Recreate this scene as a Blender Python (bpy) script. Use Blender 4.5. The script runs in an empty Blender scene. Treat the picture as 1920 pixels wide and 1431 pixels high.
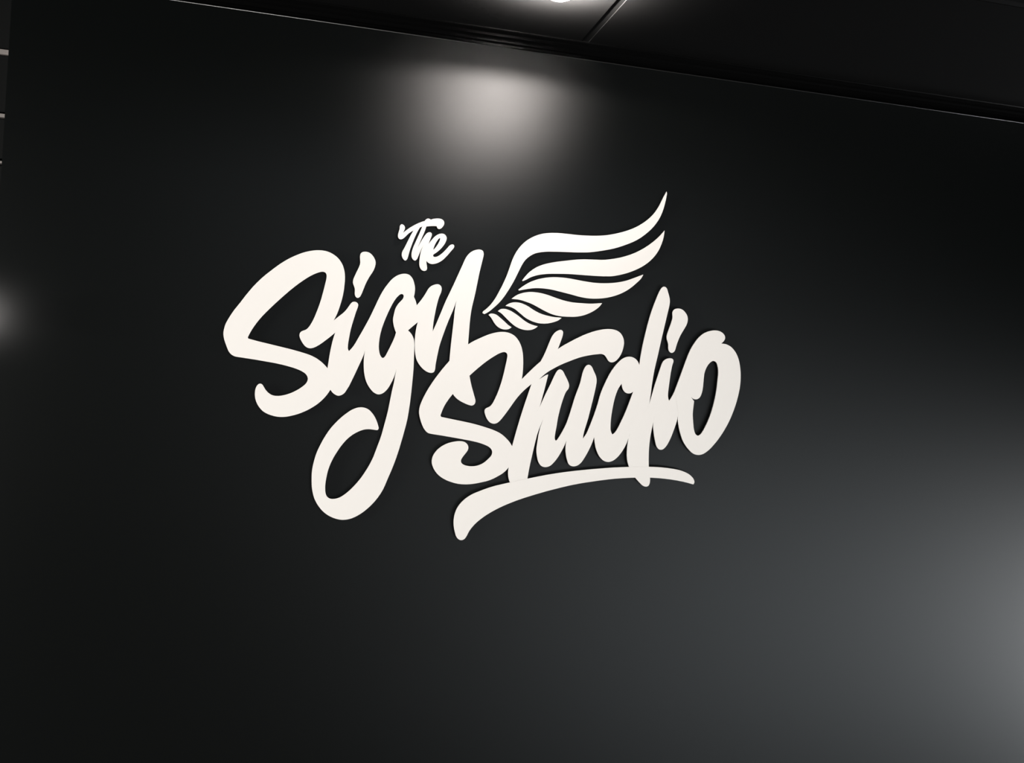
import bpy, bmesh, math
from mathutils import Matrix, Vector

S = bpy.context.scene
COL = S.collection

# ---------------------------------------------------------------- camera, world, lights, exposure
CAM_AXES = [[0.9765996, -0.2013153, 0.0756662], [-0.0685246, 0.0422203, 0.9967556], [-0.2038568, -0.9786162, 0.0274373]]
cam_data = bpy.data.cameras.new('camera')
cam_data.sensor_width = 36.0
cam_data.lens = 32.8125
cam = bpy.data.objects.new('camera', cam_data)
COL.objects.link(cam)
m = Matrix.Identity(4)
for c in range(3):
    for r in range(3):
        m[r][c] = CAM_AXES[c][r]
m.translation = Vector((0.0, -2.2, 1.62))
cam.matrix_world = m
S.camera = cam

world = bpy.data.worlds.new('world')
S.world = world
world.use_nodes = True
world.node_tree.nodes['Background'].inputs[0].default_value = (0.9, 1.0, 0.95, 1)
world.node_tree.nodes['Background'].inputs[1].default_value = 0.02

S.view_settings.view_transform = 'Standard'
S.view_settings.look = 'None'
S.view_settings.exposure = 0.0
S.view_settings.gamma = 1.0
S.view_settings.use_curve_mapping = False

def area_light(name, loc, target, size_x, size_y, power, color, shape='RECTANGLE', spread=180):
    d = bpy.data.lights.new(name, 'AREA')
    d.shape = shape
    d.size = size_x
    if shape in ('RECTANGLE', 'ELLIPSE'):
        d.size_y = size_y
    d.energy = power
    d.color = color
    d.spread = math.radians(spread)
    o = bpy.data.objects.new(name, d)
    COL.objects.link(o)
    o.location = loc
    o.rotation_euler = (Vector(target) - Vector(loc)).to_track_quat('-Z', 'Y').to_euler()
    return o

LAMP = Vector((0.419, -0.365, 2.350))   # middle of the small disc lamp hung under the ceiling in front of the sign wall
def spot_light(name, loc, up, power, size, blend, radius):
    d = bpy.data.lights.new(name, 'SPOT')
    d.energy = power
    d.color = (1.0, 0.93, 0.88)
    d.shadow_soft_size = radius
    d.spot_size = math.radians(size)
    d.spot_blend = blend
    o = bpy.data.objects.new(name, d)
    COL.objects.link(o)
    o.location = loc
    o.rotation_euler = (math.pi if up else 0.0, 0, 0)
    return o
# its wide beam down, and an added upward spot imitating bloom on the ceiling
spot_light('lamp_beam', LAMP + Vector((0, 0, -0.016)), False, 16.0, 173, 0.155, 0.012)
spot_light('ceiling_glow_fill', LAMP + Vector((0, 0, 0.0095)), True, 1400.0, 176, 0.1, 0.008)
# daylight from the shop front, low on the right
area_light('shop_front_daylight', (2.9, -2.6, 0.12), (1.2, 0.0, 0.8), 3.2, 1.0, 16.0, (0.88, 0.95, 1.0), spread=120)
# added soft fills, left, right and behind the camera, to brighten letters and wall
area_light('letter_fill_left', (-6.0, -1.8, 1.2), (0.3, -0.1, 1.15), 1.5, 1.8, 312.0, (1.0, 0.97, 0.93), spread=100)
area_light('letter_fill_right', (5.0, -0.62, 0.25), (0.6, -0.05, 1.0), 1.0, 0.8, 66.0, (0.97, 0.98, 1.0), spread=100)
area_light('wall_fill_back', (1.0, -4.5, 1.2), (0.4, 0.0, 1.2), 3.0, 1.4, 5.0, (1.0, 0.98, 0.95))
# another ceiling lamp, over the room behind the camera
spot_light('room_lamp', Vector((0.62, -3.1, 2.37)), False, 22.0, 176, 0.1, 0.06).data.color = (0.84, 0.92, 1.0)


# ---------------------------------------------------------------- materials
def principled(name, color, rough, spec=0.5, bump=0.0, scale=200.0, tint=None, coat=0.0, coat_rough=0.3):
    mt = bpy.data.materials.new(name)
    mt.use_nodes = True
    nt = mt.node_tree
    p = nt.nodes['Principled BSDF']
    p.inputs['Base Color'].default_value = (*color, 1)
    p.inputs['Roughness'].default_value = rough
    p.inputs['Specular IOR Level'].default_value = spec
    if tint:
        p.inputs['Specular Tint'].default_value = (*tint, 1)
    p.inputs['Coat Weight'].default_value = coat
    p.inputs['Coat Roughness'].default_value = coat_rough
    if bump:
        tc = nt.nodes.new('ShaderNodeTexCoord')
        nz = nt.nodes.new('ShaderNodeTexNoise')
        nz.inputs['Scale'].default_value = scale
        nz.inputs['Detail'].default_value = 3
        bp = nt.nodes.new('ShaderNodeBump')
        bp.inputs['Strength'].default_value = bump
        bp.inputs['Distance'].default_value = 0.001
        nt.links.new(tc.outputs['Object'], nz.inputs['Vector'])
        nt.links.new(nz.outputs['Fac'], bp.inputs['Height'])
        nt.links.new(bp.outputs['Normal'], p.inputs['Normal'])
    return mt

def emitter(name, color, strength):
    mt = bpy.data.materials.new(name)
    mt.use_nodes = True
    p = mt.node_tree.nodes['Principled BSDF']
    p.inputs['Base Color'].default_value = (0.8, 0.8, 0.8, 1)
    p.inputs['Emission Color'].default_value = (*color, 1)
    p.inputs['Emission Strength'].default_value = strength
    return mt

def satin(name, color, ior, rough):
    """dark paint: a diffuse ground under a satin clear surface"""
    mt = bpy.data.materials.new(name)
    mt.use_nodes = True
    nt = mt.node_tree
    nt.nodes.remove(nt.nodes['Principled BSDF'])
    out = nt.nodes['Material Output']
    di = nt.nodes.new('ShaderNodeBsdfDiffuse')
    di.inputs['Color'].default_value = (*color, 1)
    gl = nt.nodes.new('ShaderNodeBsdfAnisotropic')
    gl.distribution = 'BECKMANN'
    gl.inputs['Roughness'].default_value = rough
    fr = nt.nodes.new('ShaderNodeFresnel')
    fr.inputs['IOR'].default_value = ior
    mx = nt.nodes.new('ShaderNodeMixShader')
    nt.links.new(fr.outputs[0], mx.inputs[0])
    nt.links.new(di.outputs[0], mx.inputs[1])
    nt.links.new(gl.outputs[0], mx.inputs[2])
    nt.links.new(mx.outputs[0], out.inputs['Surface'])
    return mt

M_WALL = satin('black_satin_paint', (0.0024, 0.0029, 0.0028), 1.65, 0.455)
M_CEIL = satin('black_ceiling_tile', (0.004, 0.004, 0.004), 1.1, 0.3)
M_BAR = principled('black_grid_metal', (0.002, 0.002, 0.002), 0.5, 0.1)
M_TRIM = principled('black_trim_metal', (0.0018, 0.0018, 0.0018), 0.25, 0.12)
M_EDGE = principled('dark_panel', (0.0012, 0.0016, 0.0015), 0.55, 0.10)
M_BEAD = principled('edge_bead_metal', (0.012, 0.012, 0.012), 0.35, 0.3)
M_PALE = principled('pale_metal_strip', (0.20, 0.18, 0.17), 0.4)
M_FLOOR = principled('dark_floor', (0.05, 0.05, 0.05), 0.5, bump=0.1, scale=60)
M_WHITE = principled('white_acrylic', (0.86, 0.825, 0.785), 0.5, 0.2)
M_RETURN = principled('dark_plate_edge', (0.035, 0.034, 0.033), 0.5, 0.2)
M_PIN = principled('standoff_metal', (0.02, 0.02, 0.02), 0.4)
M_RING = principled('black_lamp_ring', (0.02, 0.02, 0.02), 0.4)
M_LENS = emitter('opal_lamp_glass', (1.0, 0.93, 0.88), 18.0)
M_BULB = emitter('bulb_glass', (1.0, 0.95, 0.92), 110.0)

# ---------------------------------------------------------------- helpers
def link(name, me, parent=None, mat=None):
    o = bpy.data.objects.new(name, me)
    COL.objects.link(o)
    if mat and me is not None and not me.materials:
        me.materials.append(mat)
    if parent is not None:
        o.parent = parent
        o.matrix_parent_inverse = Matrix.Translation(-parent.location)
    return o

def tag(o, label=None, cat=None, kind=None, group=None):
    for k, v in (('label', label), ('category', cat), ('kind', kind), ('group', group)):
        if v:
            o[k] = v
    return o

def box_mesh(name, lo, hi, bevel=0.0):
    bm = bmesh.new()
    bmesh.ops.create_cube(bm, size=1.0)
    for v in bm.verts:
        for i in range(3):
            v.co[i] = lo[i] + (v.co[i] + 0.5) * (hi[i] - lo[i])
    if bevel:
        bmesh.ops.bevel(bm, geom=bm.edges[:], offset=bevel, segments=2, affect='EDGES', profile=0.5)
    me = bpy.data.meshes.new(name)
    bm.to_mesh(me)
    bm.free()
    return me

def box(name, lo, hi, mat, parent=None, bevel=0.0):
    return link(name, box_mesh(name, lo, hi, bevel), parent, mat)

def profile_mesh(name, prof, x0, x1):
    """a closed (y, z) profile swept along x"""
    bm = bmesh.new()
    a = [bm.verts.new((x0, y, z)) for y, z in prof]
    b = [bm.verts.new((x1, y, z)) for y, z in prof]
    n = len(prof)
    for i in range(n):
        bm.faces.new((a[i], a[(i + 1) % n], b[(i + 1) % n], b[i]))
    bm.faces.new(a[::-1])
    bm.faces.new(b)
    bmesh.ops.recalc_face_normals(bm, faces=bm.faces[:])
    me = bpy.data.meshes.new(name)
    bm.to_mesh(me)
    bm.free()
    return me

def lathe_mesh(name, prof, seg=48, smooth=True):
    """(radius, z) profile turned about z"""
    bm = bmesh.new()
    rings = []
    for r, z in prof:
        if r < 1e-6:
            rings.append([bm.verts.new((0, 0, z))])
        else:
            rings.append([bm.verts.new((r * math.cos(2 * math.pi * k / seg), r * math.sin(2 * math.pi * k / seg), z)) for k in range(seg)])
    for A, B in zip(rings, rings[1:]):
        for k in range(seg):
            k2 = (k + 1) % seg
            q = [A[k % len(A)], A[k2 % len(A)], B[k2 % len(B)], B[k % len(B)]]
            f = []
            for v in q:
                if v not in f:
                    f.append(v)
            if len(f) > 2:
                bm.faces.new(f)
    bmesh.ops.recalc_face_normals(bm, faces=bm.faces[:])
    for f in bm.faces:
        f.smooth = smooth
    me = bpy.data.meshes.new(name)
    bm.to_mesh(me)
    bm.free()
    return me

# ---------------------------------------------------------------- the setting
WALL_TOP = 2.3455
CEIL_Z = 2.376
WALL_L, WALL_R = -0.693, 3.2

wall = tag(box('wall_back', (WALL_L, 0.0, 0.0), (WALL_R, 0.10, WALL_TOP), M_WALL), kind='structure')
floor = tag(box('floor', (-3.4, -4.6, -0.05), (3.4, 0.4, 0.0), M_FLOOR), kind='structure')

# shadow gap trim between the wall and the ceiling: two stepped black metal lips
trim = tag(link('trim_1', profile_mesh('trim_1', [
    (0.060, WALL_TOP), (0.010, WALL_TOP + 0.0005), (0.010, WALL_TOP + 0.012), (0.002, WALL_TOP + 0.0128),
    (0.002, WALL_TOP + 0.0205), (-0.012, WALL_TOP + 0.0213), (-0.012, CEIL_Z - 0.0035), (-0.033, CEIL_Z - 0.003),
    (-0.0350, CEIL_Z - 0.001), (-0.0350, CEIL_Z + 0.004), (0.060, CEIL_Z + 0.004)], WALL_L - 0.6, WALL_R), None, M_TRIM), kind='structure')

# slim metal bead along the top edge of the sign wall
bead = bmesh.new()
bmesh.ops.create_cone(bead, cap_ends=True, segments=14, radius1=0.0012, radius2=0.0012, depth=WALL_R - WALL_L - 0.002)
bmesh.ops.transform(bead, matrix=Matrix.Translation(((WALL_L + WALL_R) / 2, 0.0004, WALL_TOP)) @ Matrix.Rotation(math.pi / 2, 4, 'Y'), verts=bead.verts[:])
for f in bead.faces:
    f.smooth = len(f.verts) == 4
bead_me = bpy.data.meshes.new('trim_2')
bead.to_mesh(bead_me)
bead.free()
tag(link('trim_2', bead_me, None, M_BEAD), kind='structure')

# suspended ceiling of dark tiles, 1200 x 600, on a black grid
ceiling = tag(box('ceiling', (-3.4, -4.6, CEIL_Z + 0.020), (3.4, 0.1, CEIL_Z + 0.06), M_BAR), kind='structure')
BARW = 0.024
JX = [0.565 + 1.2 * k for k in range(-3, 4)]
JY = [-0.588 - 0.6 * k for k in range(-1, 7)]
JY[0] = -0.020
for y in JY[1:]:
    box('grid_bar', (-3.4, y - BARW / 2, CEIL_Z + 0.0010), (3.4, y + BARW / 2, CEIL_Z + 0.0205), M_BAR, ceiling)
for x in JX:
    box('grid_bar', (x - BARW / 2, -4.5, CEIL_Z + 0.0012), (x + BARW / 2, -0.034, CEIL_Z + 0.0206), M_BAR, ceiling)
g = 0.5 * BARW - 0.003
for j in range(len(JY) - 1):
    for i in range(len(JX) - 1):
        y1 = JY[j] - (g if j else 0.006)
        box('ceiling_tile', (JX[i] + g, JY[j + 1] + g, CEIL_Z), (JX[i + 1] - g, y1, CEIL_Z + 0.014), M_CEIL, ceiling, bevel=0.0012)

# the side wall seen past the left end of the sign wall: dark boards with pale strips between them
left = tag(box('wall_left', (-1.5, 0.060, 0.0), (-0.70, 0.10, 2.38), M_EDGE), kind='structure')
zs = [2.376, 2.1925, 2.0562, 1.9557, 1.80, 1.65]
th = [0.0, 0.0105, 0.0075, 0.0050, 0.0050, 0.0050]
for k in range(len(zs) - 1):
    box('board', (-1.5, 0.030, zs[k + 1] + 0.008), (-0.694, 0.060, zs[k] - 0.008), M_EDGE, left, bevel=0.0006)
    if k < 3:
        h = th[k + 1]
        box('strip', (-1.5, 0.026, zs[k + 1] - h / 2), (-0.695, 0.060, zs[k + 1] + h / 2), M_PALE, left, bevel=0.0012)

# ---------------------------------------------------------------- the ceiling lamp
lamp = bpy.data.objects.new('ceiling_lamp', None)
COL.objects.link(lamp)
lamp.location = (LAMP.x, LAMP.y, CEIL_Z)
tag(lamp, 'small glowing disc lamp on the black ceiling above the sign', 'lamp')
q = LAMP.z - CEIL_Z
for part, prof, mat in (
        ('ceiling_cup', [(0.0, 0.0), (0.016, 0.0), (0.016, -0.003), (0.005, -0.005), (0.0, -0.005)], M_RING),
        ('stem', [(0.0, -0.002), (0.003, -0.002), (0.003, q + 0.004), (0.0, q + 0.004)], M_RING),
        ('housing', [(0.0, q + 0.006), (0.026, q + 0.006), (0.029, q + 0.003), (0.029, q - 0.004), (0.026, q - 0.006), (0.0, q - 0.006)], M_RING),
        ('lens', [(0.0255, q - 0.0055), (0.0245, q - 0.009), (0.018, q - 0.0125), (0.009, q - 0.014), (0.0, q - 0.0145)], M_LENS)):
    o = link(part, lathe_mesh(part, prof), None, mat)
    o.parent = lamp

# unseen bulb on an arm, added past the left edge for the wall glint
glint = bpy.data.objects.new('added_glint_lamp', None)
COL.objects.link(glint)
glint.location = (-0.758, 0.030, 1.622)
tag(glint, 'added unseen bulb on a short arm, making a glint on the sign wall', 'lamp')
arm = link('arm', box_mesh('arm', (-0.004, -0.125, -0.004), (0.004, 0.0, 0.004), 0.001), None, M_RING)
arm.parent = glint
bulb = link('bulb', lathe_mesh('bulb', [(0.011 * math.sin(math.pi * k / 12), -0.011 * math.cos(math.pi * k / 12)) for k in range(13)], 24), None, M_BULB)
bulb.parent = glint
bulb.location = (0.0, -0.135, 0.0)

# ---------------------------------------------------------------- the sign: outlines in tenths of a millimetre on the wall (x, z)
SIGN = {
'sign': [
  ('letter', 'white capital letter S with long looping strokes',
   '276,16701 329,16425 211,16309 59,16173 -9,16118 -81,16069 -114,16051 -141,16039 -168,16029 -195,16023 -214,16022 -242,16024 -270,16030 -287,16038 -311,16052 -334,16070 -354,16090 -379,16119 -401,16151 -432,16200 -450,16234 -460,16261 -467,16289 -468,16317 -463,16345 -450,16370 -437,16384 -415,16401 -346,16433 -330,16442 -315,16454 -295,16475 -272,16506 -251,16539 -228,16582 -191,16661 -160,16744 -106,16911 -69,17042 -35,17185 4,17387 43,17618 47,17676 46,17706 41,17734 34,17751 23,17766 10,17777 -15,17788 -33,17790 -62,17789 -108,17778 -179,17748 -247,17712 -320,17666 -391,17615 -459,17561 -562,17474 -655,17389 -752,17295 -885,17157 -1010,17023 -1144,16872 -1237,16763 -1316,16666 -1372,16589 -1426,16509 -1466,16444 -1504,16377 -1539,16308 -1567,16247 -1599,16167 -1586,16138 -1376,16095 -710,15981 -571,15955 -432,15926 -275,15888 -211,15870 -148,15848 -60,15808 14,15764 54,15737 92,15707 136,15669 171,15636 211,15594 330,15371 311,15104 278,15044 242,14986 203,14930 160,14877 115,14827 67,14780 16,14735 -45,14688 -108,14644 -173,14603 -232,14570 -300,14535 -370,14504 -432,14480 -504,14456 -577,14435 -642,14421 -699,14413 -755,14409 -812,14409 -868,14414 -924,14423 -980,14437 -1043,14457 -1095,14479 -1137,14502 -1168,14524 -1203,14555 -1236,14590 -1266,14628 -1292,14668 -1310,14702 -1326,14737 -1342,14783 -1353,14830 -1360,14878 -1362,14926 -1360,14975 -1352,15022 -1341,15059 -1324,15093 -1307,15115 -1285,15131 -1260,15138 -1243,15136 -1235,15134 -1219,15125 -1206,15113 -1194,15098 -1141,15018 -1104,14975 -1075,14949 -1052,14932 -1020,14912 -994,14900 -949,14887 -903,14883 -837,14886 -781,14895 -726,14909 -672,14926 -619,14947 -558,14975 -508,15002 -451,15037 -395,15074 -350,15110 -306,15148 -272,15181 -248,15211 -233,15236 -219,15272 -214,15300 -214,15329 -221,15357 -233,15383 -256,15414 -284,15440 -316,15461 -367,15487 -420,15509 -492,15533 -565,15553 -686,15579 -788,15599 -900,15617 -1012,15632 -1413,15675 -1820,15709 -1856,15716 -1891,15729 -1923,15747 -1946,15764 -1978,15797 -2004,15836 -2021,15870 -2081,16010 -2107,16082 -2122,16137 -2132,16194 -2134,16241 -2129,16289 -2115,16364 -2104,16411 -2088,16456 -2061,16517 -2010,16620 -1969,16695 -1925,16769 -1818,16927 -1711,17097 -1652,17184 -1569,17301 -1492,17399 -1398,17508 -1299,17611 -1124,17775 -1009,17876 -887,17970 -832,18008 -767,18049 -710,18083 -642,18120 -574,18155 -513,18182 -459,18204 -396,18225 -341,18241 -285,18254 -229,18265 -181,18270 -124,18274 -77,18274 -29,18270 8,18264 55,18253 100,18238 143,18219 185,18197 226,18171 264,18142 292,18116 324,18081 353,18043 379,18002 396,17968 415,17923 431,17877 443,17830 452,17783 459,17724 463,17666 464,17607 458,17441 451,17363 442,17285 429,17207 413,17130 386,17015 366,16939 349,16883 326,16818',
   []),
  ('letter', 'white small letter i without its dot',
   '670,16024 731,16101 774,16167 810,16237 920,16468 1051,16160 1037,16081 1020,16004 1002,15937 980,15871 844,15510 747,15262 723,15208 691,15147 658,15086 636,15054 624,15039 602,15020 578,15003 561,14994 525,14981 507,14978 488,14978 469,14981 442,14991 399,15014 361,15044 328,15081 311,15104 171,15360 211,15594 237,15906 248,16003 263,16110 278,16206 291,16273 309,16350 329,16425 204,16515 197,16620 318,16742 381,16803 461,16875 495,16910 526,16948 554,16988 580,17030 625,17107 648,17138 661,17151 677,17161 695,17167 723,17169 742,17167 759,17162 782,17147 798,17125 804,17107 805,17089 799,17050 761,16918 695,16630 676,16533 662,16435 639,16220 637,16181 637,16122 638,16092 645,16065 653,16048',
   []),
  ('dot', 'white teardrop dot above the first letter i',
   '874,18339 903,18340 922,18338 950,18332 968,18326 986,18318 1010,18303 1033,18285 1054,18265 1073,18243 1090,18220 1109,18186 1121,18160 1129,18132 1133,18113 1134,18094 1133,18064 1123,18006 1103,17940 1078,17886 1011,17765 961,17657 930,17574 903,17489 875,17395 850,17330 832,17296 813,17276 797,17267 789,17264 772,17263 755,17269 734,17286 724,17301 713,17327 706,17366 705,17434 702,17463 690,17500 662,17561 652,17588 647,17617 648,17655 656,17694 674,17750 709,17842 757,17961 777,18027 781,18056 782,18085 770,18172 766,18210 767,18240 772,18268 779,18286 789,18302 810,18320 836,18332',
   []),
  ('letter', 'white small letter g with a long looped tail',
   '2071,17400 2101,17348 2122,17303 2139,17256 2152,17208 2307,17087 2204,16818 2096,16714 1991,16608 2022,16584 2052,16557 2078,16528 2096,16504 2116,16470 2129,16443 2142,16406 2150,16367 2158,16318 2163,16268 2178,15929 2184,15729 2183,15559 2171,15149 2158,14889 2172,15089 2145,14717 2128,14547 2103,14389 2051,14125 1983,13812 1934,13619 1893,13475 1851,13342 1769,13108 1715,12948 1679,12855 1631,12758 1570,12656 1508,12568 1439,12484 1386,12426 1338,12378 1280,12325 1220,12276 1173,12241 1124,12209 1073,12180 1021,12154 976,12136 920,12120 872,12110 824,12104 785,12102 736,12105 688,12112 631,12125 584,12139 547,12153 501,12173 466,12191 424,12216 391,12238 360,12263 322,12295 287,12330 254,12367 223,12406 193,12446 167,12488 142,12532 120,12576 102,12622 86,12669 70,12727 56,12785 47,12834 39,12892 32,12971 26,13060 23,13129 25,13227 35,13325 60,13470 86,13585 118,13687 172,13824 223,13940 281,14053 339,14155 392,14236 457,14321 533,14410 614,14495 692,14567 783,14641 823,14669 857,14688 892,14706 928,14721 965,14733 993,14739 1032,14744 1061,14745 1090,14743 1129,14736 1166,14725 1193,14713 1219,14698 1243,14681 1272,14654 1300,14626 1326,14596 1350,14564 1372,14531 1397,14487 1419,14443 1439,14397 1472,14303 1475,14276 1471,14259 1461,14245 1455,14240 1447,14237 1429,14234 1293,14246 1254,14246 1205,14242 1166,14236 1128,14226 1065,14202 1012,14175 953,14141 905,14108 858,14072 822,14040 781,13999 742,13955 706,13909 666,13853 623,13788 574,13703 532,13626 497,13556 469,13493 440,13421 418,13356 399,13290 383,13223 370,13145 358,13057 350,12979 347,12919 347,12860 351,12801 355,12761 363,12722 371,12694 381,12666 396,12641 409,12626 423,12613 448,12597 465,12589 493,12582 522,12580 561,12582 589,12586 627,12595 663,12608 698,12625 731,12645 763,12667 845,12735 914,12803 999,12898 1071,12990 1145,13094 1206,13195 1268,13307 1308,13386 1345,13467 1375,13540 1403,13614 1519,14004 1537,14071 1556,14148 1638,14568 1662,14706 1716,15140 1752,15367 1769,15535 1788,15693 1774,15615 1758,15547 1738,15480 1711,15406 1675,15324 1645,15261 1614,15210 1578,15163 1544,15128 1513,15104 1479,15085 1442,15072 1413,15069 1394,15070 1375,15074 1338,15088 1295,15112 1258,15144 1217,15187 1180,15233 1147,15282 1119,15334 1095,15389 1076,15445 1058,15512 1042,15590 1032,15668 1024,15767 1020,15855 1022,15934 1027,16013 1036,16082 1051,16160 938,16219 854,16328 964,16560 1078,16812 1123,16923 1246,17247 1295,17366 1332,17448 1359,17501 1393,17562 1457,17662 1492,17711 1523,17750 1550,17780 1579,17807 1625,17844 1676,17875 1731,17899 1779,17912 1808,17916 1838,17918 1867,17916 1887,17913 1905,17908 1923,17901 1956,17880 1990,17845 2008,17822 2023,17796 2036,17770 2050,17733 2073,17657 2083,17598 2086,17549 2082,17479',
   ['1716,16537 1699,16459 1680,16392 1657,16327 1595,16169 1517,15987 1496,15953 1484,15939 1470,15928 1454,15923 1446,15924 1431,15930 1418,15942 1406,15958 1390,15983 1378,16009 1368,16037 1351,16114 1342,16183 1341,16262 1345,16361 1353,16440 1366,16519 1381,16596 1400,16674 1428,16769 1465,16882 1498,16976 1538,17078 1576,17170 1601,17224 1634,17285 1665,17336 1702,17384 1736,17419 1760,17435 1777,17440 1786,17441 1804,17438 1811,17434 1818,17429 1828,17415 1832,17407 1834,17389 1830,17361 1818,17334 1803,17309 1745,17240 1716,17200 1691,17157 1674,17121 1660,17083 1651,17045 1630,16907 1625,16868 1625,16838 1628,16799 1635,16760 1644,16721 1658,16674 1675,16627 1694,16582']),
  ('letter', 'white small letter n with a tall final stroke',
   '2152,17208 2222,17306 2281,17399 2330,17486 2373,17577 2392,17612 2415,17645 2442,17674 2474,17698 2509,17717 2556,17735 2595,17743 2624,17742 2652,17733 2668,17723 2688,17702 2697,17686 2706,17658 2708,17639 2707,17609 2703,17579 2696,17550 2663,17455 2646,17387 2627,17289 2606,17161 2587,17002 2573,16862 2568,16752 2569,16632 2619,16764 2666,16896 2721,17058 2796,17288 2830,17383 2988,17787 3159,18251 3199,18365 3227,18430 3242,18457 3265,18490 3290,18522 3311,18545 3333,18566 3358,18584 3384,18601 3411,18615 3439,18626 3478,18639 3508,18646 3538,18648 3568,18645 3587,18640 3611,18626 3624,18612 3632,18595 3640,18566 3643,18537 3641,18497 3576,18118 3517,17657 3495,17507 3460,17298 3446,17188 3437,17057 3431,16875 3430,16391 3377,16011 3520,15651 3551,15532 3586,15415 3698,15108 3705,15078 3708,15058 3707,15038 3704,15019 3698,15000 3688,14983 3667,14963 3640,14951 3621,14948 3601,14949 3550,14959 3491,14977 3405,15010 3339,15040 3278,15076 3229,15113 3192,15149 3153,15196 3058,15474 3016,15964 3016,16065 3022,16346 3047,16937 3053,17168 3061,17278 3076,17397 3045,17280 3011,17164 2922,16907 2874,16753 2811,16530 2768,16365 2753,16296 2741,16226 2716,16047 2697,15877 2694,15837 2693,15767 2688,15728 2678,15700 2662,15677 2647,15666 2620,15657 2600,15655 2571,15657 2541,15663 2513,15672 2485,15684 2458,15698 2425,15721 2393,15745 2364,15772 2336,15801 2304,15839 2280,15871 2258,15905 2244,15932 2232,15959 2219,15997 2197,16084 2182,16172 2171,16282 2165,16401 2166,16511 2173,16621 2185,16720 2204,16818 2042,16967',
   []),
],
'studio': [
  ('letter', 'white capital letter S with a curled lower end',
   '3432,16393 3507,16446 3585,16496 3665,16541 3783,16604 3856,16641 3922,16671 3990,16697 4058,16719 4128,16737 4190,16748 4241,16753 4293,16754 4345,16750 4396,16741 4445,16726 4493,16706 4529,16686 4570,16654 4606,16618 4646,16571 4675,16528 4704,16474 4729,16418 4748,16360 4766,16290 4779,16220 4789,16138 4797,16046 4802,15923 4804,15811 4800,15739 4792,15657 5044,15562 4960,15485 4879,15405 4816,15337 4757,15265 4709,15199 4652,15114 4535,14921 4446,14783 4370,14674 4338,14634 4310,14604 4279,14578 4253,14563 4224,14553 4194,14549 4163,14551 4143,14555 4124,14561 4096,14575 4072,14594 4050,14616 4024,14648 4007,14673 3987,14709 3966,14756 3952,14794 3946,14824 3946,14854 3950,14872 3954,14881 3965,14896 3989,14914 4043,14941 4068,14958 4082,14972 4101,14996 4128,15039 4146,15076 4177,15151 4217,15255 4257,15382 4293,15520 4321,15649 4349,15810 4390,16083 4396,16143 4399,16184 4395,16213 4389,16232 4379,16248 4365,16262 4348,16270 4329,16275 4309,16276 4279,16270 4222,16247 4159,16213 4057,16143 3983,16088 3895,16017 3811,15942 3714,15851 3613,15751 3515,15648 3153,15192 3083,15092 3020,14989 2987,14926 2959,14861 2935,14795 2906,14698 2898,14669 2920,14635 3596,14537 3758,14508 3919,14472 4130,14418 4229,14386 4326,14348 4363,14330 4399,14309 4434,14286 4476,14255 4555,14187 4592,14150 4620,14119 4651,14078 4680,14035 4788,13782 4636,13523 4606,13481 4580,13449 4538,13405 4500,13371 4450,13335 4363,13280 4293,13238 4229,13206 4162,13178 4093,13156 3945,13115 3835,13090 3733,13073 3631,13063 3528,13062 3436,13068 3345,13084 3245,13110 3157,13139 3082,13173 3037,13198 3002,13220 2969,13244 2938,13270 2908,13299 2881,13329 2838,13387 2818,13422 2801,13459 2786,13497 2778,13527 2773,13557 2772,13587 2773,13617 2779,13657 2786,13686 2800,13723 2813,13751 2833,13785 2862,13826 2887,13857 2915,13886 2953,13919 2985,13943 3027,13971 3071,13996 3116,14018 3163,14036 3221,14054 3280,14069 3340,14081 3381,14086 3432,14087 3473,14084 3502,14078 3531,14067 3557,14051 3581,14031 3594,14016 3605,13999 3617,13971 3622,13942 3622,13922 3616,13893 3600,13856 3520,13740 3493,13697 3479,13671 3470,13642 3468,13623 3470,13603 3476,13585 3486,13568 3508,13548 3534,13532 3573,13518 3623,13508 3674,13502 3715,13502 3767,13505 3818,13512 3857,13522 3896,13535 3943,13555 3988,13580 4021,13603 4053,13629 4089,13664 4145,13724 4171,13755 4187,13781 4199,13808 4205,13838 4206,13868 4199,13897 4190,13915 4179,13933 4159,13956 4135,13975 4109,13992 4072,14010 4013,14032 3954,14051 3884,14070 3813,14086 3650,14113 3201,14168 2958,14196 2786,14212 2716,14220 2666,14228 2637,14237 2620,14246 2595,14264 2559,14299 2522,14347 2492,14400 2453,14482 2422,14568 2397,14655 2390,14695 2387,14725 2387,14755 2389,14795 2394,14834 2401,14874 2424,14951 2461,15054 2517,15183 2575,15300 2643,15423 2715,15543 2781,15645 2854,15753 2931,15859 3010,15964 3190,16163',
   []),
  ('letter', 'white small letter t with a long waving crossbar',
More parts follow.
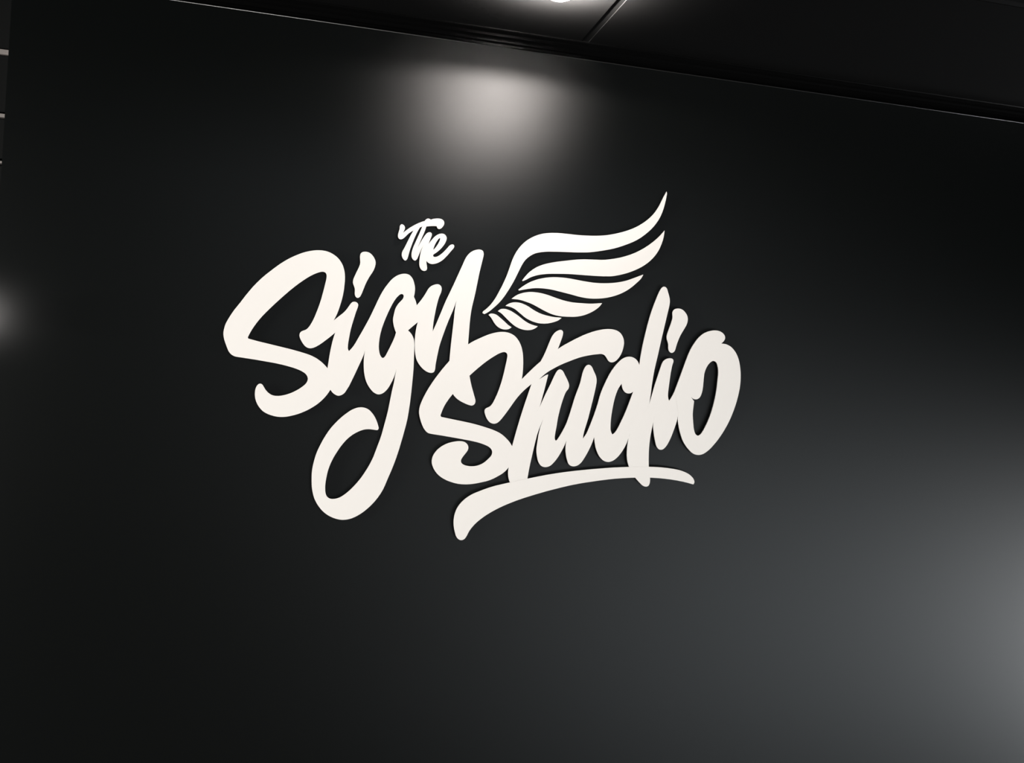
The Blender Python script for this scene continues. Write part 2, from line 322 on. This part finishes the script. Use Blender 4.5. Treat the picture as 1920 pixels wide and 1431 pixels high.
   '4792,15659 4915,15798 5048,15943 5134,16033 5223,16120 5275,16233 5317,16338 5344,16416 5428,16671 5455,16738 5486,16792 5517,16833 5556,16868 5600,16896 5629,16908 5649,16913 5669,16913 5687,16908 5703,16897 5715,16882 5722,16865 5725,16845 5722,16794 5710,16734 5659,16555 5625,16446 5708,16511 5786,16565 6029,16715 6215,16820 6330,16876 6449,16927 6560,16967 6674,17000 6727,17012 6780,17022 6834,17029 6877,17032 6921,17033 6964,17031 7007,17026 7039,17019 7080,17007 7110,16994 7138,16979 7164,16960 7188,16939 7208,16915 7232,16880 7247,16852 7259,16823 7272,16783 7279,16742 7282,16711 7281,16670 7275,16618 7266,16566 7253,16515 7241,16475 7221,16427 7202,16389 7180,16353 7155,16319 7127,16287 7103,16266 7077,16248 7058,16238 7038,16230 7007,16224 6975,16226 6946,16236 6928,16247 6905,16268 6850,16345 6821,16375 6803,16387 6785,16397 6764,16404 6733,16409 6712,16409 6679,16405 6520,16377 6404,16350 6291,16319 6179,16281 6061,16232 5810,16115 5726,16071 5643,16024 5501,15935 5449,15899 5399,15861 5351,15821 5306,15778 5262,15733 5220,15687 5367,15791 5395,15805 5436,15817 5370,15440 5284,15015 5452,14939 5415,14799 5308,14476 5289,14407 5271,14326 5236,14134 5159,13645 5136,13461 5117,13266 5003,13139 4780,13096 4697,13153 4679,13190 4663,13229 4653,13258 4643,13298 4634,13349 4629,13410 4630,13462 4636,13523 4563,13771 4680,14035 4750,14386 4830,14747 4906,15055 5040,15562 4779,15480',
   []),
  ('letter', 'white small letter u',
   '5284,15015 5339,15171 5398,15325 5514,15601 5588,15794 5622,15870 5641,15906 5660,15931 5683,15950 5701,15958 5710,15960 5730,15961 5749,15955 5776,15940 5798,15919 5816,15894 5853,15831 5909,15743 5949,15669 5962,15641 5972,15611 5977,15581 5977,15560 5973,15530 5966,15511 5956,15493 5926,15451 5910,15425 5890,15377 5870,15318 5838,15198 5817,15108 5790,14976 5771,14864 5758,14771 5741,14576 5722,14421 5716,14328 5719,14287 5723,14268 5731,14250 5741,14237 5747,14233 5753,14232 5766,14237 5784,14258 5831,14338 5889,14448 5949,14580 5972,14638 5992,14697 6012,14767 6046,14897 6143,15312 6166,15392 6224,15580 6243,15651 6258,15722 6287,15906 6303,15966 6324,16025 6342,16063 6360,16088 6383,16109 6410,16122 6430,16124 6459,16119 6487,16104 6509,16083 6527,16057 6562,15993 6604,15920 6632,15864 6646,15824 6656,15784 6661,15742 6661,15701 6653,15618 6643,15535 6605,15298 6521,14826 6453,14532 6439,14461 6429,14389 6424,14316 6471,14386 6513,14459 6548,14536 6579,14625 6710,14373 6680,14262 6647,14163 6605,14057 6558,13952 6506,13851 6459,13769 6441,13744 6421,13720 6376,13676 6341,13653 6303,13636 6262,13627 6230,13626 6198,13630 6178,13637 6158,13645 6140,13656 6124,13670 6105,13694 6094,13712 6082,13741 6049,13830 6031,13901 6013,13993 6006,14055 6005,14117 6010,14179 6022,14250 5987,14153 5953,14066 5906,13962 5869,13888 5828,13817 5788,13756 5744,13698 5696,13644 5672,13624 5656,13611 5619,13591 5580,13578 5538,13572 5496,13575 5475,13580 5456,13587 5437,13597 5420,13609 5391,13639 5366,13673 5351,13700 5335,13739 5323,13779 5305,13849 5293,13910 5286,13972 5284,14024 5287,14075 5305,14312 5312,14373 5321,14434 5336,14515 5358,14605 5385,14705 5414,14803 5188,14866',
   []),
  ('letter', 'white small letter d with a tall pointed stem',
   '6424,14316 6477,14394 6497,14430 6515,14468 6541,14536 6603,14724 6658,14903 6710,15095 6734,15196 6766,15360 6785,15441 6809,15521 6839,15610 6908,15785 6966,15920 7015,16013 7082,16121 7119,16172 7159,16221 7217,16284 7257,16320 7291,16345 7329,16366 7380,16386 7422,16395 7465,16398 7487,16397 7520,16392 7561,16379 7600,16360 7635,16334 7658,16312 7672,16296 7696,16261 7720,16214 7728,16361 7741,16508 7756,16643 7778,16799 7815,17028 7846,17204 7888,17410 7925,17564 7969,17716 8051,17968 8077,18037 8104,18095 8131,18141 8145,18157 8161,18170 8179,18180 8199,18184 8219,18183 8239,18176 8264,18158 8277,18142 8287,18124 8352,17957 8364,17917 8375,17866 8380,17813 8379,17771 8371,17698 8351,17583 8245,16927 8178,16478 8136,16228 8121,16123 8108,16008 8095,15861 8085,15724 8073,15492 8055,15271 8271,15094 8215,14925 8176,14663 8161,14547 8150,14420 8144,14293 8143,14187 8146,14070 8155,13921 8168,13783 8176,13708 8231,13441 8236,13398 8238,13366 8235,13324 8230,13293 8220,13263 8210,13246 8203,13239 8186,13227 8167,13219 8135,13216 8102,13220 8071,13231 8042,13247 8015,13267 7956,13318 7836,13432 7803,13559 7668,13677 7649,13715 7632,13755 7617,13795 7597,13867 7582,13961 7574,14067 7573,14183 7581,14299 7596,14414 7619,14528 7606,14455 7591,14394 7574,14334 7551,14264 7527,14206 7501,14148 7472,14092 7435,14029 7399,13977 7367,13935 7324,13888 7285,13852 7251,13827 7214,13806 7174,13790 7143,13782 7111,13779 7068,13782 7026,13793 6996,13806 6968,13822 6933,13849 6895,13886 6867,13919 6838,13964 6813,14010 6786,14068 6767,14117 6748,14178 6730,14249 6719,14311 6710,14373 6537,14357',
   ['7304,15722 7310,15681 7318,15651 7328,15621 7341,15592 7358,15565 7371,15549 7394,15527 7412,15515 7441,15501 7461,15495 7493,15492 7515,15493 7536,15498 7565,15510 7592,15527 7616,15548 7507,15184 7465,15054 7407,14896 7319,14682 7279,14596 7258,14559 7235,14524 7207,14492 7191,14479 7164,14462 7137,14508 7121,14547 7111,14588 7106,14640 7100,14744 7100,14838 7106,14953 7116,15067 7136,15233 7149,15316 7163,15387 7187,15478 7209,15548 7233,15606 7264,15661']),
  ('letter', 'white small letter i without its dot',
   '8569,15383 8618,15467 8657,15544 8693,15633 8722,15726 8907,15363 8838,15092 8831,15018 8822,14944 8811,14881 8797,14819 8772,14726 8729,14583 8703,14502 8681,14442 8648,14363 8616,14296 8588,14250 8562,14216 8540,14193 8524,14178 8497,14162 8466,14153 8434,14153 8413,14158 8385,14174 8361,14195 8335,14230 8325,14249 8312,14279 8261,14443 8242,14515 8222,14609 8210,14672 8204,14725 8201,14778 8201,14831 8205,14873 8215,14925 7949,15033 8055,15271 8099,15467 8158,15747 8254,16115 8296,16269 8314,16318 8334,16355 8356,16378 8391,16403 8431,16421 8463,16431 8507,16437 8539,16435 8559,16429 8576,16419 8589,16403 8593,16395 8598,16375 8597,16345 8578,16274 8570,16232 8552,16085 8546,16000 8524,15619 8524,15545 8533,15472 8544,15431 8553,15411',
   []),
  ('dot', 'white teardrop dot above the second letter i',
   '8599,17680 8632,17681 8654,17680 8687,17674 8707,17667 8727,17658 8755,17642 8781,17622 8805,17600 8827,17576 8846,17550 8861,17522 8870,17503 8876,17483 8883,17452 8886,17420 8885,17389 8881,17357 8874,17327 8853,17266 8834,17228 8744,17057 8718,16999 8691,16929 8662,16838 8639,16745 8622,16663 8612,16633 8595,16606 8572,16585 8554,16575 8545,16572 8525,16571 8505,16576 8478,16592 8458,16616 8444,16644 8433,16684 8428,16757 8425,16778 8416,16808 8384,16886 8374,16916 8368,16947 8368,16978 8374,17020 8386,17071 8452,17295 8476,17398 8480,17429 8480,17461 8468,17554 8469,17574 8474,17595 8482,17614 8493,17631 8516,17652 8535,17663 8555,17671',
   []),
  ('letter', 'white small letter o with an overlapping top',
   '8697,15651 8791,15957 8919,16397 8960,16529 8984,16600 9020,16690 9067,16786 9132,16898 9181,16970 9216,17012 9254,17051 9295,17088 9330,17115 9368,17138 9418,17163 9460,17180 9514,17197 9569,17211 9614,17217 9660,17219 9705,17217 9750,17208 9782,17198 9823,17179 9850,17161 9882,17131 9895,17113 9905,17095 9914,17065 9915,17034 9906,17003 9891,16975 9864,16941 9825,16903 9893,16903 9927,16900 9961,16894 9994,16885 10026,16873 10067,16854 10096,16837 10123,16818 10158,16789 10212,16734 10239,16699 10258,16672 10280,16635 10301,16597 10328,16537 10350,16476 10371,16404 10390,16320 10406,16235 10416,16160 10423,16074 10426,15999 10425,15902 10418,15795 10406,15699 10389,15593 10366,15477 10341,15372 10309,15258 10273,15145 10237,15043 10201,14953 10157,14855 10109,14758 10057,14663 10001,14570 9948,14488 9890,14409 9823,14324 9774,14265 9736,14226 9696,14189 9644,14148 9598,14117 9558,14097 9505,14081 9460,14075 9415,14076 9392,14079 9359,14086 9317,14102 9277,14124 9241,14150 9182,14202 9135,14248 9098,14290 9057,14342 9026,14387 8999,14434 8971,14493 8941,14563 8910,14643 8886,14715 8855,14829 8842,14891 8835,14933 8832,14965 8831,15008 8833,15050 8838,15092 8795,15252',
   ['9138,15516 9178,15463 9226,15415 9217,15170 9218,15106 9222,15053 9234,14968 9268,14767 9284,14705 9306,14644 9327,14606 9348,14582 9375,14565 9394,14560 9404,14560 9423,14565 9450,14582 9481,14613 9506,14648 9527,14685 9569,14772 9608,14861 9645,14961 9685,15084 9715,15198 9744,15334 9768,15471 9787,15608 9798,15726 9803,15822 9810,16110 9807,16185 9802,16228 9794,16270 9783,16311 9766,16362 9753,16391 9741,16409 9727,16425 9709,16438 9679,16450 9658,16452 9648,16452 9637,16450 9617,16442 9590,16424 9558,16395 9525,16352 9493,16295 9472,16246 9458,16205 9448,16164 9440,16122 9437,16090 9433,15963 9433,15792 9425,15696 9418,15654 9406,15602 9393,15562 9380,15533 9361,15508 9345,15493 9327,15481 9297,15467 9265,15461 9232,15463 9200,15472 9171,15488']),
  ('underline', 'white swooping underline stroke',
   '9386,13329 9241,13361 9106,13385 8937,13409 8779,13425 8610,13437 8442,13444 8263,13445 8095,13441 7907,13431 7686,13415 7500,13396 7314,13374 7142,13348 6927,13311 6630,13255 6419,13212 6200,13159 5954,13091 5619,12990 5340,12897 5074,12802 4880,12726 4775,12680 4663,12629 4570,12584 4487,12541 4416,12501 4336,12454 4267,12410 4200,12365 4142,12323 4086,12279 4024,12226 3971,12179 3936,12143 3902,12105 3840,12025 3813,11983 3792,11948 3775,11911 3744,11837 3720,11793 3702,11768 3689,11754 3673,11742 3656,11733 3637,11726 3617,11724 3597,11725 3578,11730 3559,11738 3542,11749 3518,11769 3505,11784 3482,11819 3466,11856 3437,11945 3418,12014 3407,12075 3400,12136 3397,12197 3400,12258 3405,12309 3417,12368 3434,12427 3452,12474 3474,12519 3505,12571 3541,12620 3580,12665 3616,12701 3661,12741 3710,12778 3768,12818 3821,12849 3875,12876 4053,12955 4205,13016 4352,13066 4581,13131 4913,13219 5361,13333 5608,13391 5784,13428 5962,13463 6130,13493 6321,13524 6694,13579 7223,13645 7431,13666 7915,13703 8171,13714 8327,13717 8439,13717 8562,13713 8675,13706 8832,13692 8922,13681 8990,13669 9045,13656 9121,13633 9185,13610 9246,13580 9294,13549 9337,13513 9361,13490 9375,13472 9397,13435 9405,13415 9409,13395 9410,13385 9406,13365 9397,13347',
   []),
],
'the': [
  ('letter', 'small white capital letter T with a waved crossbar',
   '1711,18857 1761,18906 1813,18953 1867,18997 1924,19038 1983,19077 2043,19113 2114,19150 2160,19171 2198,19182 2256,19193 2275,19198 2293,19206 2355,19239 2402,19256 2451,19267 2500,19274 2530,19275 2550,19273 2579,19268 2597,19261 2614,19252 2629,19240 2641,19226 2650,19210 2654,19191 2655,19162 2651,19143 2639,19116 2618,19082 2599,19059 2576,19041 2558,19033 2540,19030 2531,19031 2523,19033 2508,19042 2502,19048 2493,19064 2483,19091 2424,19088 2364,19082 2305,19072 2237,19056 2180,19089 2148,19051 2097,19022 2064,18960 2035,18896 1999,18803 1970,18717 1935,18603 1905,18497 1891,18438 1871,18331 1856,18273 1848,18255 1837,18240 1824,18228 1817,18225 1801,18224 1794,18226 1779,18236 1758,18256 1737,18288 1726,18315 1719,18343 1718,18373 1721,18402 1733,18439 1779,18539 1892,18817 1948,18935 1897,18902 1851,18864 1824,18835 1759,18759 1723,18725 1698,18710 1680,18703 1662,18702 1644,18706 1636,18710 1622,18721 1607,18744 1600,18772 1599,18801 1604,18840 1624,18927 1626,18946 1626,18994 1630,19013 1637,19030 1642,19037 1655,19048 1663,19052 1671,19054 1688,19052 1713,19040 1727,19028 1738,19013 1748,18987 1749,18969 1744,18940 1731,18903',
   []),
  ('letter', 'small white letter h',
   '2340,19222 2284,19138 2241,19056 2219,18968 2199,18901 2113,18665 2075,18550 2120,18650 2177,18767 2226,18854 2255,18895 2276,18914 2293,18924 2311,18931 2330,18935 2348,18933 2363,18926 2370,18921 2379,18906 2384,18879 2381,18851 2350,18756 2323,18660 2477,18515 2303,18265 2305,18225 2309,18196 2329,18110 2330,18090 2328,18072 2322,18055 2316,18047 2303,18035 2286,18026 2259,18022 2240,18025 2214,18036 2191,18053 2173,18076 2159,18102 2149,18129 2143,18158 2138,18197 2137,18247 2140,18316 2146,18385 2152,18434 2162,18483 2175,18531 2190,18579 2208,18625 2179,18561 2156,18506 2090,18306 2072,18271 2054,18251 2039,18244 2030,18243 2013,18247 1990,18261 1971,18283 1957,18308 1948,18336 1943,18375 1943,18414 1952,18473 1978,18569 2088,18870 2148,19051 2176,19147 2193,19183 2209,19208 2222,19223 2245,19240 2262,19247 2281,19249 2299,19245 2316,19238',
   []),
  ('letter', 'small white letter e with an upswept tail',
   '2323,18660 2377,18745 2438,18826 2458,18848 2481,18869 2504,18887 2530,18904 2566,18921 2595,18929 2624,18933 2644,18932 2672,18924 2689,18915 2704,18903 2722,18881 2734,18855 2738,18836 2738,18816 2735,18797 2728,18768 2711,18720 2692,18684 2666,18641 2643,18608 2612,18568 2578,18531 2549,18502 2511,18469 2471,18439 2457,18426 2452,18419 2448,18404 2451,18389 2462,18378 2469,18374 2487,18371 2515,18375 2552,18390 2586,18411 2617,18437 2654,18472 2689,18508 2753,18587 2807,18660 2828,18682 2844,18693 2862,18701 2880,18705 2898,18704 2906,18701 2920,18691 2925,18684 2928,18676 2930,18658 2927,18640 2915,18613 2860,18541 2801,18458 2738,18379 2704,18341 2675,18313 2644,18287 2620,18269 2585,18248 2558,18234 2530,18222 2492,18209 2463,18203 2433,18200 2394,18204 2375,18209 2357,18217 2341,18227 2325,18239 2299,18268 2248,18435',
   ['2439,18527 2471,18565 2496,18598 2517,18632 2541,18676 2569,18740 2582,18778 2585,18805 2582,18817 2578,18820 2574,18821 2563,18815 2546,18795 2519,18753 2495,18708 2479,18672 2462,18624 2449,18576']),
],
'wing': [
  ('feather', 'longest topmost feather with a stem reaching down',
   '8066,20515 7998,20370 7921,20183 7879,20097 7842,20031 7808,19976 7777,19932 7737,19882 7685,19826 7623,19766 7557,19709 7488,19656 7416,19606 7342,19561 7265,19519 7176,19477 7096,19443 7014,19411 6932,19383 6828,19350 6723,19321 6639,19300 6554,19283 6469,19269 6373,19257 6234,19244 6020,19231 5881,19228 5510,19230 5393,19226 5256,19214 5194,19206 5121,19193 5059,19179 5009,19165 4959,19148 4901,19123 4844,19096 4789,19065 4736,19031 4685,18994 4645,18961 4614,18933 4578,18896 4544,18857 4505,18808 4476,18765 4449,18722 4423,18677 4384,18593 4348,18497 4331,18439 4259,18173 4235,18094 4205,18008 4143,17845 4048,17630 4017,17566 3988,17512 3951,17450 3917,17399 3880,17350 3833,17296 3782,17246 3728,17199 3717,17158 3767,17138 3821,17169 3871,17205 3932,17259 4026,17354 4095,17431 4152,17503 4199,17571 4242,17641 4312,17766 4364,17867 4404,17950 4442,18034 4570,18347 4597,18403 4626,18458 4648,18492 4667,18517 4716,18570 4772,18617 4833,18658 4889,18686 4948,18708 5030,18729 5133,18749 5217,18760 5427,18778 5947,18811 6139,18830 6235,18843 6319,18859 6414,18880 6593,18924 6729,18960 6833,18992 6935,19029 7055,19079 7214,19152 7321,19207 7405,19257 7494,19320 7569,19382 7642,19448 7704,19508 7762,19572 7810,19631 7859,19701 7899,19765 7934,19831 7968,19909 8000,19999 8022,20081 8045,20184 8067,20318 8082,20464',
   []),
  ('feather', 'second feather from the top',
   '8094,19560 8016,19456 7975,19406 7931,19358 7885,19312 7830,19259 7723,19167 7618,19087 7500,19009 7434,18970 7376,18939 7258,18882 7127,18829 7003,18786 6856,18746 6718,18715 6633,18699 6547,18689 6138,18664 6042,18654 5926,18637 5778,18610 5445,18540 5322,18509 5190,18471 5100,18438 5005,18394 4959,18368 4924,18346 4856,18297 4793,18241 4764,18212 4730,18173 4673,18099 4617,18012 4635,18000 4663,18013 4718,18042 4788,18088 4824,18110 4871,18132 4930,18156 4989,18175 5040,18189 5112,18206 5195,18221 5268,18232 5352,18241 5616,18263 5733,18271 5839,18275 6160,18280 6482,18289 6622,18297 6784,18311 6849,18320 6902,18331 7018,18361 7163,18409 7234,18436 7304,18466 7403,18513 7499,18565 7573,18610 7645,18661 7721,18722 7784,18781 7842,18845 7896,18913 7943,18985 7979,19050 8013,19128 8044,19218 8069,19310 8084,19393 8093,19476',
   []),
  ('feather', 'third feather from the top',
   '7637,18433 7319,18287 7249,18258 7187,18235 7094,18206 6988,18180 6881,18159 6774,18143 6666,18132 6558,18124 6461,18121 6365,18121 6268,18126 6119,18136 5811,18165 5684,18172 5588,18173 5482,18170 5387,18163 5293,18151 5200,18134 5097,18108 5007,18080 4929,18049 4844,18009 4771,17967 4702,17920 4620,17857 4542,17788 4557,17768 4790,17829 4892,17850 4955,17859 5028,17866 5101,17869 5175,17870 5301,17865 5417,17853 5804,17794 6024,17755 6130,17741 6215,17734 6323,17730 6441,17736 6570,17750 6687,17771 6761,17788 6844,17812 6916,17836 6987,17864 7056,17895 7124,17930 7189,17968 7253,18010 7313,18055 7379,18111 7449,18178 7547,18278 7575,18311 7598,18347 7618,18384',
   []),
  ('feather', 'fourth feather from the top',
   '6644,17645 6558,17634 6419,17613 6333,17605 6248,17602 6001,17598 5884,17601 5768,17613 5642,17634 5539,17657 5274,17724 5182,17742 5109,17753 5036,17759 4962,17762 4889,17762 4816,17756 4734,17741 4663,17721 4595,17696 4539,17669 4486,17635 4438,17597 4393,17554 4538,17553 4590,17549 4672,17535 4813,17501 4883,17480 4951,17455 5199,17347 5287,17313 5366,17285 5437,17266 5520,17251 5604,17243 5689,17240 5785,17242 5944,17252 5997,17259 6050,17268 6112,17283 6174,17301 6234,17323 6293,17349 6360,17383 6414,17416 6467,17452 6526,17498 6565,17534 6593,17565 6618,17600',
   []),
  ('feather', 'fifth feather from the top',
   '5661,17204 5598,17208 5481,17208 5407,17213 5272,17232 5169,17253 5089,17277 5002,17312 4936,17344 4827,17404 4752,17437 4673,17464 4633,17473 4592,17480 4540,17483 4498,17482 4447,17475 4407,17465 4368,17451 4331,17432 4297,17409 4259,17374 4311,17371 4362,17363 4412,17351 4460,17333 4497,17316 4533,17295 4726,17159 4761,17137 4806,17113 4873,17085 4942,17061 5013,17043 5085,17031 5158,17027 5242,17030 5325,17042 5407,17063 5487,17091 5554,17121 5581,17137 5606,17156',
   []),
  ('feather', 'sixth feather from the top',
   '5086,16955 5013,16966 4942,16981 4882,16999 4834,17018 4787,17041 4733,17071 4595,17162 4498,17219 4415,17260 4377,17275 4337,17287 4297,17297 4257,17303 4216,17303 4185,17298 4156,17290 4129,17276 4106,17256 4085,17234 4141,17208 4168,17193 4193,17175 4366,17029 4431,16978 4481,16942 4525,16915 4572,16892 4620,16873 4660,16860 4721,16847 4783,16840 4846,16841 4909,16850 4959,16865 5006,16888 5049,16918',
   []),
  ('feather', 'shortest lowest feather',
   '4448,16882 4401,16904 4357,16929 4245,17017 4113,17113 4079,17135 4052,17148 4023,17158 3994,17164 3963,17167 3943,17166 3923,17163 3905,17157 3888,17147 3866,17128 3905,17096 3933,17067 3952,17044 4010,16961 4035,16930 4056,16908 4078,16887 4111,16863 4137,16848 4165,16835 4203,16822 4243,16814 4284,16812 4325,16815 4365,16824 4393,16837 4418,16854',
   []),
],
}

FRONT = -0.012          # the face of the letters stands 12 mm off the wall
THICK = 0.0035

def loop(s):
    return [(int(a) * 1e-4, int(b) * 1e-4) for a, b in (t.split(',') for t in s.split())]

def plate_mesh(name, outer, holes, y_front, thick):
    cu = bpy.data.curves.new(name, 'CURVE')
    cu.dimensions = '2D'
    cu.fill_mode = 'BOTH'
    cu.extrude = thick / 2
    for pts in [outer] + holes:
        sp = cu.splines.new('POLY')
        sp.points.add(len(pts) - 1)
        for p, (x, z) in zip(sp.points, pts):
            p.co = (x, z, 0, 1)
        sp.use_cyclic_u = True
    ob = bpy.data.objects.new(name, cu)
    COL.objects.link(ob)
    dg = bpy.context.evaluated_depsgraph_get()
    me = bpy.data.meshes.new_from_object(ob.evaluated_get(dg))
    bpy.data.objects.remove(ob)
    bpy.data.curves.remove(cu)
    me.name = name
    me.transform(Matrix.Translation((0, y_front + thick / 2, 0)) @ Matrix.Rotation(math.pi / 2, 4, 'X'))
    for p in me.polygons:
        p.use_smooth = False
    return me

def inside(p, loops):
    c = False
    for L in loops:
        for (x0, z0), (x1, z1) in zip(L, L[1:] + L[:1]):
            if (z0 > p[1]) != (z1 > p[1]) and p[0] < x0 + (p[1] - z0) / (z1 - z0) * (x1 - x0):
                c = not c
    return c

def clearance(p, loops):
    best = 1.0
    for L in loops:
        for (x0, z0), (x1, z1) in zip(L, L[1:] + L[:1]):
            dx, dz = x1 - x0, z1 - z0
            q = dx * dx + dz * dz or 1e-12
            t = max(0.0, min(1.0, ((p[0] - x0) * dx + (p[1] - z0) * dz) / q))
            best = min(best, math.hypot(p[0] - x0 - t * dx, p[1] - z0 - t * dz))
    return best

pin_bm = bmesh.new()
bmesh.ops.create_cone(pin_bm, cap_ends=True, segments=10, radius1=0.0022, radius2=0.0022, depth=1.0)
PIN_ME = bpy.data.meshes.new('standoff')
pin_bm.to_mesh(PIN_ME)
pin_bm.free()
PIN_ME.transform(Matrix.Rotation(math.pi / 2, 4, 'X'))
PIN_ME.materials.append(M_PIN)

def pins(loops, y_back, parent):
    """two hidden stand-off pins between a plate and the wall"""
    xs = [p[0] for p in loops[0]]
    zs_ = [p[1] for p in loops[0]]
    cand = []
    for i in range(1, 16):
        for j in range(1, 16):
            p = (min(xs) + (max(xs) - min(xs)) * i / 16, min(zs_) + (max(zs_) - min(zs_)) * j / 16)
            if inside(p, loops):
                c = clearance(p, loops)
                if c > 0.0026:
                    cand.append((c, p))
    cand.sort(reverse=True)
    if not cand:
        return
    chosen = [cand[0][1]]
    rest = [(min(c, 0.012) * math.dist(p, chosen[0]), p) for c, p in cand[1:]]
    if rest:
        chosen.append(max(rest)[1])
    for p in chosen:
        o = link('standoff', PIN_ME, parent)
        o.matrix_parent_inverse = Matrix.Identity(4)
        L = -y_back + 0.0004
        o.location = (p[0] - parent_origin.x, y_back / 2 + 0.0001, p[1] - parent_origin.z)
        o.scale = (1, L, 1)

THINGS = [
    ('the', 'sign_lettering', 'small white cut-out word The above the word Sign on the black wall', 'sign'),
    ('big', 'sign_lettering', 'large white joined script words Sign Studio with underline on the black wall', 'sign'),
    ('wing', 'wing_emblem', 'white wing of seven curved feathers above the word Studio', 'emblem'),
]
SIGN['big'] = SIGN['sign'] + SIGN['studio']
for key, name, label, cat in THINGS:
    shapes = [(k, l, loop(o), [loop(h) for h in hs]) for k, l, o, hs in SIGN[key]]
    allx = [p[0] for s in shapes for p in s[2]]
    allz = [p[1] for s in shapes for p in s[2]]
    parent_origin = Vector((0.5 * (min(allx) + max(allx)), 0.0, min(allz)))
    root = bpy.data.objects.new(name, None)
    COL.objects.link(root)
    root.location = parent_origin
    root.empty_display_size = 0.1
    tag(root, label, cat)
    for n, (kind, lab, outer, holes) in enumerate(shapes):
        yf = FRONT - 0.00006 * n          # neighbours overlap a little, each a hair in front of the last
        me = plate_mesh(kind, outer, holes, yf, THICK)
        me.transform(Matrix.Translation(-parent_origin))
        part = bpy.data.objects.new(kind, me)
        COL.objects.link(part)
        me.materials.clear()
        me.materials.append(M_WHITE)
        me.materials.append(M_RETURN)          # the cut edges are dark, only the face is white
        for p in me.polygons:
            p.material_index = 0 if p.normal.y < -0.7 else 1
        part.parent = root
        if lab:
            part['label'] = lab
        pins([outer] + holes, yf + THICK, root)
